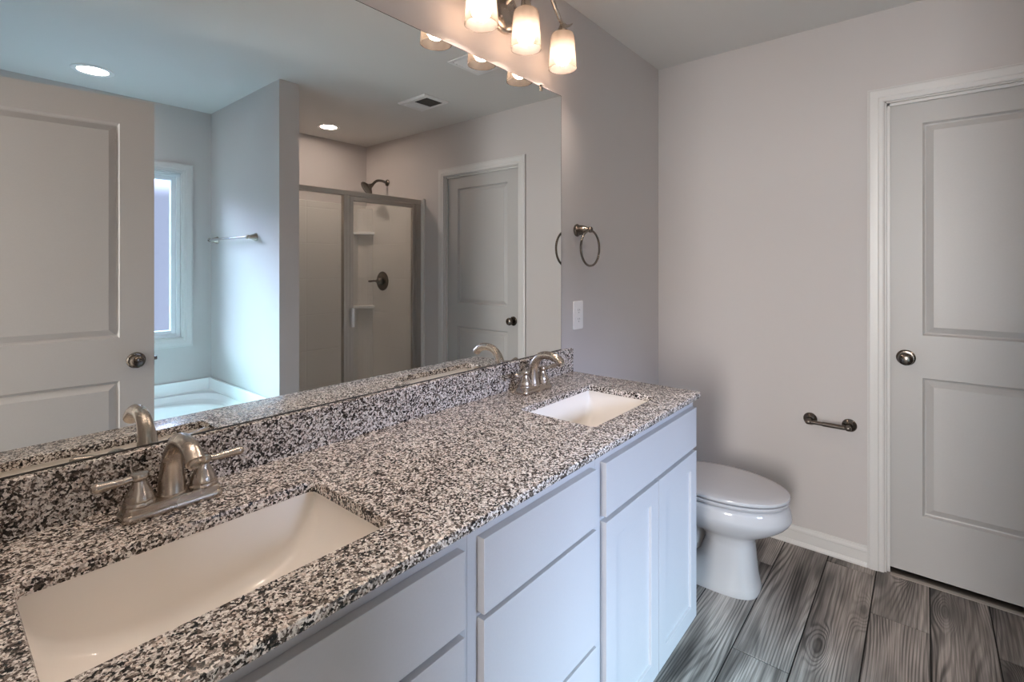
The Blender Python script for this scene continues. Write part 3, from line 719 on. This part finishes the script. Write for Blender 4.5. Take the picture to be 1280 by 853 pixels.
# ------------------------------------------------------------------ toilet
TX = 2.192
tl = thing('toilet', 'white elongated toilet with closed lid between vanity and end wall', 'toilet', (TX, 0, 0))
def egg(z, hw, yf, yb, n=40, e=2.0, yw=None):
    # egg outline: front tip at yf, back at yb, widest at yw
    yw = yw if yw is not None else yf + (yb - yf) * 0.5; pts = []
    for k in range(n):
        a = 2 * PI * k / n; c, s = math.cos(a), math.sin(a)
        px = math.copysign(abs(c) ** (2 / e), c) * hw
        sy = math.copysign(abs(s) ** (2 / e), s)
        py = yw + (sy * (yb - yw) if sy > 0 else -sy * (yf - yw))
        pts.append(Vector((px, py, z)))
    return pts
bm = BM()
loft(bm, [egg(z, hw, yf, yb, e=e_, yw=yw) for z, hw, yf, yb, e_, yw in (
    (0.0006, 0.108, -0.648, -0.14, 3.2, -0.44), (0.012, 0.110, -0.650, -0.14, 3.2, -0.44), (0.03, 0.106, -0.646, -0.22, 3.0, -0.46), (0.07, 0.099, -0.638, -0.36, 2.8, -0.50), (0.13, 0.093, -0.632, -0.42, 2.7, -0.52), (0.19, 0.090, -0.628, -0.44, 2.6, -0.53),
    (0.220, 0.093, -0.632, -0.43, 2.4, -0.52), (0.242, 0.112, -0.662, -0.38, 2.2, -0.50), (0.262, 0.142, -0.702, -0.30, 2.1, -0.48), (0.288, 0.166, -0.738, -0.22, 2.0, -0.47), (0.310, 0.178, -0.757, -0.20, 2.0, -0.47), (0.326, 0.1825, -0.764, -0.20, 2.0, -0.48), (0.334, 0.1825, -0.763, -0.20, 2.0, -0.48),
    (0.360, 0.181, -0.758, -0.20, 2.0, -0.48), (0.374, 0.176, -0.750, -0.20, 2.0, -0.48), (0.3785, 0.166, -0.738, -0.21, 2.0, -0.48))])
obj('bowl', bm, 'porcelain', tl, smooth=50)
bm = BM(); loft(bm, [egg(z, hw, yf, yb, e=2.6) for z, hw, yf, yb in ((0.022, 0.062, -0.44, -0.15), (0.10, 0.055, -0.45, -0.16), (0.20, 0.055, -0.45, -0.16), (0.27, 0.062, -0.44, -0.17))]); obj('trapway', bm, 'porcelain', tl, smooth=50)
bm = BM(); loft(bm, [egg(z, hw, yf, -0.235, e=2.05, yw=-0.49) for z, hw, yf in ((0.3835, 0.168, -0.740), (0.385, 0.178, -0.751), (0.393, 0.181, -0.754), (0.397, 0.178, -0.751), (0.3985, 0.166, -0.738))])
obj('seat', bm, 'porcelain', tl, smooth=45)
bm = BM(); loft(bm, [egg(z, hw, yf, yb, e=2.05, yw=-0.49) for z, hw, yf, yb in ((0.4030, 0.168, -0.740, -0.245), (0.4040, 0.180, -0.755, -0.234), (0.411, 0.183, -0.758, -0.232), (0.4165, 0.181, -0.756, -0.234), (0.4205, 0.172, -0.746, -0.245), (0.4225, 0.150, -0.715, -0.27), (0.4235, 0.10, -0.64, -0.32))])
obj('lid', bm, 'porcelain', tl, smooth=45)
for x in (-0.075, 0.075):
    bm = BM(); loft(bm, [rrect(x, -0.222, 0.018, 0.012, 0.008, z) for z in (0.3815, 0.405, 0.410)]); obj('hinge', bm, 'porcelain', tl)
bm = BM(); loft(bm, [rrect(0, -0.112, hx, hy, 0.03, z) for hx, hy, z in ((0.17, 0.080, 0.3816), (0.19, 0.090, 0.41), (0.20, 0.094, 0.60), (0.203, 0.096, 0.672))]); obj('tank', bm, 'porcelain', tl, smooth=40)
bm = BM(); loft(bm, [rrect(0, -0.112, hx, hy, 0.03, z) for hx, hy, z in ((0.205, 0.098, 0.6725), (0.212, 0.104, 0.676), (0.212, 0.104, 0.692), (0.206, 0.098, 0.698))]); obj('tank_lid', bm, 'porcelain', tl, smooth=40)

# ------------------------------------------------------------------ paper holder
tp = thing('toilet_paper_holder', 'dark nickel empty toilet paper holder on the end wall', 'toilet paper holder', (XF, -0.8255, 0.612))
bm = BM()
for s in (1, -1):
    bm2 = BM(); y = s * 0.0765
    lathe(bm2, [(0.0285, 0.0), (0.029, 0.004), (0.025, 0.009), (0.013, 0.014), (0.0105, 0.022), (0.0098, 0.048), (0.0, 0.049)], (-0.0003, y, 0), (-1, 0, 0), 32, True, False)
    lathe(bm2, [(0, -0.0135), (0.008, -0.012), (0.0125, -0.006), (0.0132, 0.0), (0.0125, 0.006), (0.008, 0.012), (0, 0.0135)], (-0.052, y, -0.002), (0, 1, 0), 20, False, False)
    obj('post', bm2, 'bronze', tp, smooth=40)
lathe(bm, [(0.0070, -0.066), (0.0105, -0.064), (0.0105, 0.02), (0.0088, 0.021), (0.0088, 0.064), (0.0068, 0.066)], (-0.052, 0, -0.002), (0, 1, 0), 24)
obj('spring_bar', bm, 'bronze', tp, smooth=40)

# ------------------------------------------------------------------ bathtub and towel bar
bt = thing('bathtub', 'white oval garden bathtub built in under the window', 'bathtub', (0.64, -2.335, 0))
TW, TD = 0.735, 0.532
bm = BM(); ZD = 0.44; ocx, ocy = 0.06, 0.0
def oval(hx, hy, z, n=48, e=2.3): 
    pts = []
    for k in range(n):
        a = 2 * PI * k / n; c, s = math.cos(a), math.sin(a)
        pts.append(Vector((ocx + math.copysign(abs(c) ** (2 / e), c) * hx, ocy + math.copysign(abs(s) ** (2 / e), s) * hy, z)))
    return pts
plate_with_holes(bm, [Vector((-TW + 0.02, -TD + 0.02, 0)), Vector((TW - 0.02, -TD + 0.02, 0)), Vector((TW - 0.02, TD - 0.012, 0)), Vector((-TW + 0.02, TD - 0.012, 0))], [oval(0.655, 0.452, 0, e=5)], ZD)
loft(bm, [oval(0.655, 0.452, ZD, e=5), oval(0.648, 0.445, ZD + 0.004, e=5), oval(0.636, 0.432, ZD - 0.002, e=5), oval(0.625, 0.420, ZD - 0.026, e=4.5), oval(0.60, 0.396, ZD - 0.034, e=2.6), oval(0.590, 0.386, ZD - 0.028), oval(0.575, 0.372, ZD - 0.034), oval(0.562, 0.360, ZD - 0.06), oval(0.54, 0.340, 0.28), oval(0.50, 0.31, 0.16), oval(0.44, 0.26, 0.10), oval(0.35, 0.18, 0.085)], False, True)
# apron on the room side and its underside
loft(bm, [[Vector((x, y, z)) for y, z in ((TD - 0.012, ZD), (TD - 0.002, ZD - 0.008), (TD, ZD - 0.03), (TD, 0.0015), (TD - 0.03, 0.0015))] for x in (-TW + 0.001, TW - 0.001)], False, False, False)
bmesh.ops.remove_doubles(bm, verts=bm.verts, dist=1e-5)
obj('tub_shell', bm, 'tub', bt, smooth=40)
bm = BM(); zt = 0.520
for (x0, x1, y0, y1) in ((-TW + 0.0005, TW - 0.0005, -TD, -TD + 0.021), (-TW + 0.0005, -TW + 0.021, -TD + 0.021, TD - 0.02), (TW - 0.021, TW - 0.0005, -TD + 0.021, TD - 0.02)):
    box(bm, x0, x1, y0, y1, ZD - 0.004, zt)
obj('wall_flange', bm, 'tub', bt, smooth=0, bevel=0.004)
tb = thing('towel_bar', 'nickel towel bar on the wing wall over the bathtub', 'towel bar', (PX0, -2.43, 1.515))
for s in (-1, 1):
    bm = BM(); lathe(bm, [(0.026, 0.0), (0.0265, 0.004), (0.022, 0.010), (0.015, 0.03), (0.011, 0.045), (0.0, 0.046)], (-0.0003, s * 0.315, 0), (-1, 0, 0), 28, True, False)
    lathe(bm, [(0, -0.016), (0.009, -0.014), (0.0135, -0.006), (0.0135, 0.006), (0.009, 0.014), (0, 0.016)], (-0.052, s * 0.315, 0), (0, 1, 0), 20, False, False)
    obj('post', bm, 'nickel', tb, smooth=40)
bm = BM(); lathe(bm, [(0.008, -0.302), (0.008, 0.302)], (-0.052, 0, 0), (0, 1, 0), 24); obj('bar', bm, 'chrome', tb)

# ------------------------------------------------------------------ shower
SY = -2.075; SX0, SX1 = PX1, XF
ss = thing('shower_stall', 'off-white moulded shower surround and pan in the far corner', 'shower stall', ((SX0 + SX1) / 2, (SY + YB) / 2, 0))
ox, oy = (SX0 + SX1) / 2, (SY + YB) / 2
a, b, c, dd = SX0 - ox, SX1 - ox, SY - oy, YB - oy
ZS = 1.888
bm = BM(); t = 0.022
box(bm, a + 0.0005, a + t, dd + 0.0005, c + 0.045, 0.10, ZS); box(bm, b - t, b - 0.0005, dd + 0.0005, c + 0.045, 0.10, ZS); box(bm, a + t, b - t, dd + 0.0005, dd + t, 0.10, ZS)
obj('surround', bm, 'acrylic', ss, smooth=0, bevel=0.004)
bm = BM()
box(bm, a + 0.0005, b - 0.0005, c - 0.05, c + 0.045, 0.0015, 0.0995); box(bm, a + 0.0005, b - 0.0005, dd + 0.0005, c - 0.05, 0.0015, 0.05)
obj('shower_pan', bm, 'tub', ss, smooth=0, bevel=0.006)
bm = BM(); cxs, cys = b - t, dd + t                 # corner column with two shelves
loft(bm, [[Vector((cxs, cys, z)), Vector((cxs - 0.085, cys, z)), Vector((cxs - 0.055, cys + 0.045, z)), Vector((cxs - 0.018, cys + 0.085, z)), Vector((cxs, cys + 0.11, z))] for z in (0.10, ZS - 0.03)])
obj('corner_column', bm, 'acrylic', ss, smooth=0, bevel=0.006)
for z in (0.945, 1.615):
    bm = BM(); ring = lambda zz, r_: [Vector((cxs, cys, zz))] + [Vector((cxs - r_ * math.cos(R(q)), cys + r_ * math.sin(R(q)), zz)) for q in range(0, 91, 9)]
    loft(bm, [ring(z, 0.135), ring(z + 0.004, 0.14), ring(z + 0.022, 0.14), ring(z + 0.026, 0.135)])
    obj('corner_shelf', bm, 'tub', ss, smooth=30)

en = thing('shower_enclosure', 'framed glass shower door and fixed pane in satin metal', 'shower door', (ox, SY, 0.10))
zb, zt = 0.001, 1.777                               # relative to the curb
xp0, xp1 = 1.962 - ox, 2.036 - ox                   # centre post
xr = 2.648 - ox
bm = BM()
box(bm, a + 0.023, b - 0.023, -0.022, 0.022, zt - 0.034, zt); obj('header', bm, 'steel', en, smooth=0, bevel=0.003)
bm = BM(); box(bm, a + 0.023, b - 0.023, -0.022, 0.022, zb, zb + 0.028); obj('sill', bm, 'steel', en, smooth=0, bevel=0.003)
for x0, x1 in ((a + 0.023, a + 0.050), (xr - 0.026, b - 0.023)):
    bm = BM(); box(bm, x0, x1, -0.019, 0.019, zb + 0.028, zt - 0.034); o = obj('wall_jamb', bm, 'steel', en, smooth=0, bevel=0.002)
bm = BM(); box(bm, xp0, xp0 + 0.020, -0.019, 0.019, zb + 0.028, zt - 0.034); box(bm, xp0 + 0.0202, xp1 - 0.026, -0.014, 0.019, zb + 0.028, zt - 0.034); obj('centre_post', bm, 'steel', en, smooth=0, bevel=0.002)
bm = BM(); box(bm, a + 0.050, xp0, -0.003, 0.003, zb + 0.028, zt - 0.034); obj('fixed_pane', bm, 'glass', en, smooth=0)
dx0, dx1 = xp1 - 0.024, xr - 0.029
bm = BM(); ring_box(bm, dx0, dx1, zb + 0.034, zt - 0.040, 0.030, -0.012, 0.016)
sdm = obj('shower_door', bm, 'steel', en, smooth=0, bevel=0.003)
bm = BM(); box(bm, dx0 + 0.030, dx1 - 0.030, -0.001, 0.005, zb + 0.064, zt - 0.070); obj('door_glass', bm, 'glass', sdm, smooth=0)
bm = BM(); box(bm, dx0 + 0.004, dx0 + 0.024, 0.016, 0.042, 0.785, 0.925); o = obj('pull_handle', bm, 'plastic', sdm, smooth=0, bevel=0.003); o['label'] = 'white pull handle'

sv = thing('shower_valve', 'dark nickel shower valve with round plate and lever on the shower end wall', 'shower valve', (SX1 - 0.022, -2.585, 1.195))
bm = BM(); lathe(bm, [(0.085, 0.0005), (0.086, 0.004), (0.080, 0.010), (0.060, 0.014), (0.0, 0.015)], (0, 0, 0), (-1, 0, 0), 40, True, False); obj('escutcheon', bm, 'bronze', sv, smooth=35)
bm = BM(); lathe(bm, [(0.034, 0.012), (0.033, 0.030), (0.026, 0.045), (0.018, 0.052), (0.018, 0.062), (0.0, 0.064)], (0, 0, 0), (-1, 0, 0), 28, True, False); hb = obj('handle', bm, 'bronze', sv, smooth=40)
bm = BM(); tube(bm, smooth_path([(-0.055, 0, 0), (-0.062, -0.05, 0.002), (-0.066, -0.095, -0.002), (-0.067, -0.115, -0.002)], 5), interp([0.009, 0.008, 0.010, 0.008], 16), 14); obj('lever', bm, 'bronze', hb, smooth=50)
sh = thing('overhead_shower', 'dark nickel shower head on a curved arm high on the end wall', 'shower head', (XF, -2.545, 2.075))
bm = BM(); lathe(bm, [(0.030, 0.0005), (0.030, 0.005), (0.022, 0.012), (0.012, 0.016), (0, 0.016)], (0, 0, 0), (-1, 0, 0), 28, True, False); obj('wall_flange', bm, 'bronze', sh)
bm = BM(); tube(bm, smooth_path([(-0.008, 0, 0), (-0.06, 0, 0.010), (-0.11, 0, 0.004), (-0.145, 0, -0.022), (-0.160, 0, -0.042)], 6), 0.0115, 16); obj('arm', bm, 'bronze', sh, smooth=50)
bm = BM(); lathe(bm, [(0.014, 0.0), (0.018, 0.012), (0.022, 0.022), (0.030, 0.032), (0.058, 0.050), (0.066, 0.060), (0.067, 0.070), (0.062, 0.074), (0, 0.075)], (-0.158, 0, -0.036), (-0.80, -0.25, -0.62), 36, True, False); obj('head', bm, 'bronze', sh, smooth=40)

# ------------------------------------------------------------------ ceiling fittings
def downlight(loc, r, m, label):
    root = thing('recessed_light', label, 'ceiling light', loc)
    bm = BM(); lathe(bm, [(r, -0.0005), (r, -0.004), (r * 0.93, -0.008), (r * 0.74, -0.006), (r * 0.72, -0.002), (r * 0.72, -0.0005)], (0, 0, 0), (0, 0, 1), 48, False, False); obj('trim_ring', bm, 'plastic', root, smooth=40)
    bm = BM(); lathe(bm, [(r * 0.72, -0.001), (r * 0.70, -0.003), (r * 0.4, -0.005), (0, -0.0055)], (0, 0, 0), (0, 0, 1), 40, True, False); o = obj('lens', bm, m, root, smooth=60); o['label'] = 'glowing lens'
downlight((0.638, -2.485, ZC), 0.098, 'can1', 'round white recessed ceiling light over the bathtub')
downlight((2.105, -2.515, ZC), 0.085, 'can2', 'round recessed ceiling light glowing warm over the shower')
xf = thing('exhaust_fan', 'square white bathroom exhaust fan in the ceiling with half-dark grille', 'exhaust fan', (2.200, -1.468, ZC))
bm = BM(); loft(bm, [[Vector((x * k, y * k, z)) for x, y in ((-0.105, -0.14), (0.105, -0.14), (0.105, 0.14), (-0.105, 0.14))] for k, z in ((1.0, -0.0005), (1.0, -0.006), (0.93, -0.014))])
obj('cover', bm, 'plastic', xf, smooth=20)
bm = BM()
for k in range(10): box(bm, -0.068 + k * 0.0137, -0.068 + k * 0.0137 + 0.0095, -0.003, 0.118, -0.0165, -0.0142)
obj('grille', bm, 'grille', xf, smooth=0)
bm = BM(); loft(bm, [rrect(0, -0.066, 0.078 * k, 0.052 * k, 0.02, z) for k, z in ((1, -0.0142), (1, -0.018), (0.85, -0.023))]); obj('light_lens', bm, 'plastic', xf, smooth=40)
vr = thing('air_register', 'white ceiling air register near the vanity light, seen in the mirror', 'air vent', (1.967, -0.762, ZC))
bm = BM(); W2, D2 = 0.122, 0.084
for (x0, x1, y0, y1) in ((-W2, W2, -D2, -D2 + 0.022), (-W2, W2, D2 - 0.022, D2), (-W2, -W2 + 0.022, -D2 + 0.022, D2 - 0.022), (W2 - 0.022, W2, -D2 + 0.022, D2 - 0.022)): box(bm, x0, x1, y0, y1, -0.007, -0.0005)
obj('frame', bm, 'plastic', vr, smooth=0, bevel=0.003)
bm = BM()
for k in range(9):
    x = -0.088 + k * 0.022; loft(bm, [[Vector((x - 0.008, y, -0.001)), Vector((x - 0.0065, y, -0.001)), Vector((x + 0.008, y, -0.0085)), Vector((x + 0.0065, y, -0.0085))] for y in (-D2 + 0.022, D2 - 0.022)])
obj('louvres', bm, 'plastic', vr, smooth=0)
bm = BM(); box(bm, -W2 + 0.022, W2 - 0.022, -D2 + 0.022, D2 - 0.022, -0.0008, -0.0004); obj('duct', bm, 'grille', vr, smooth=0)
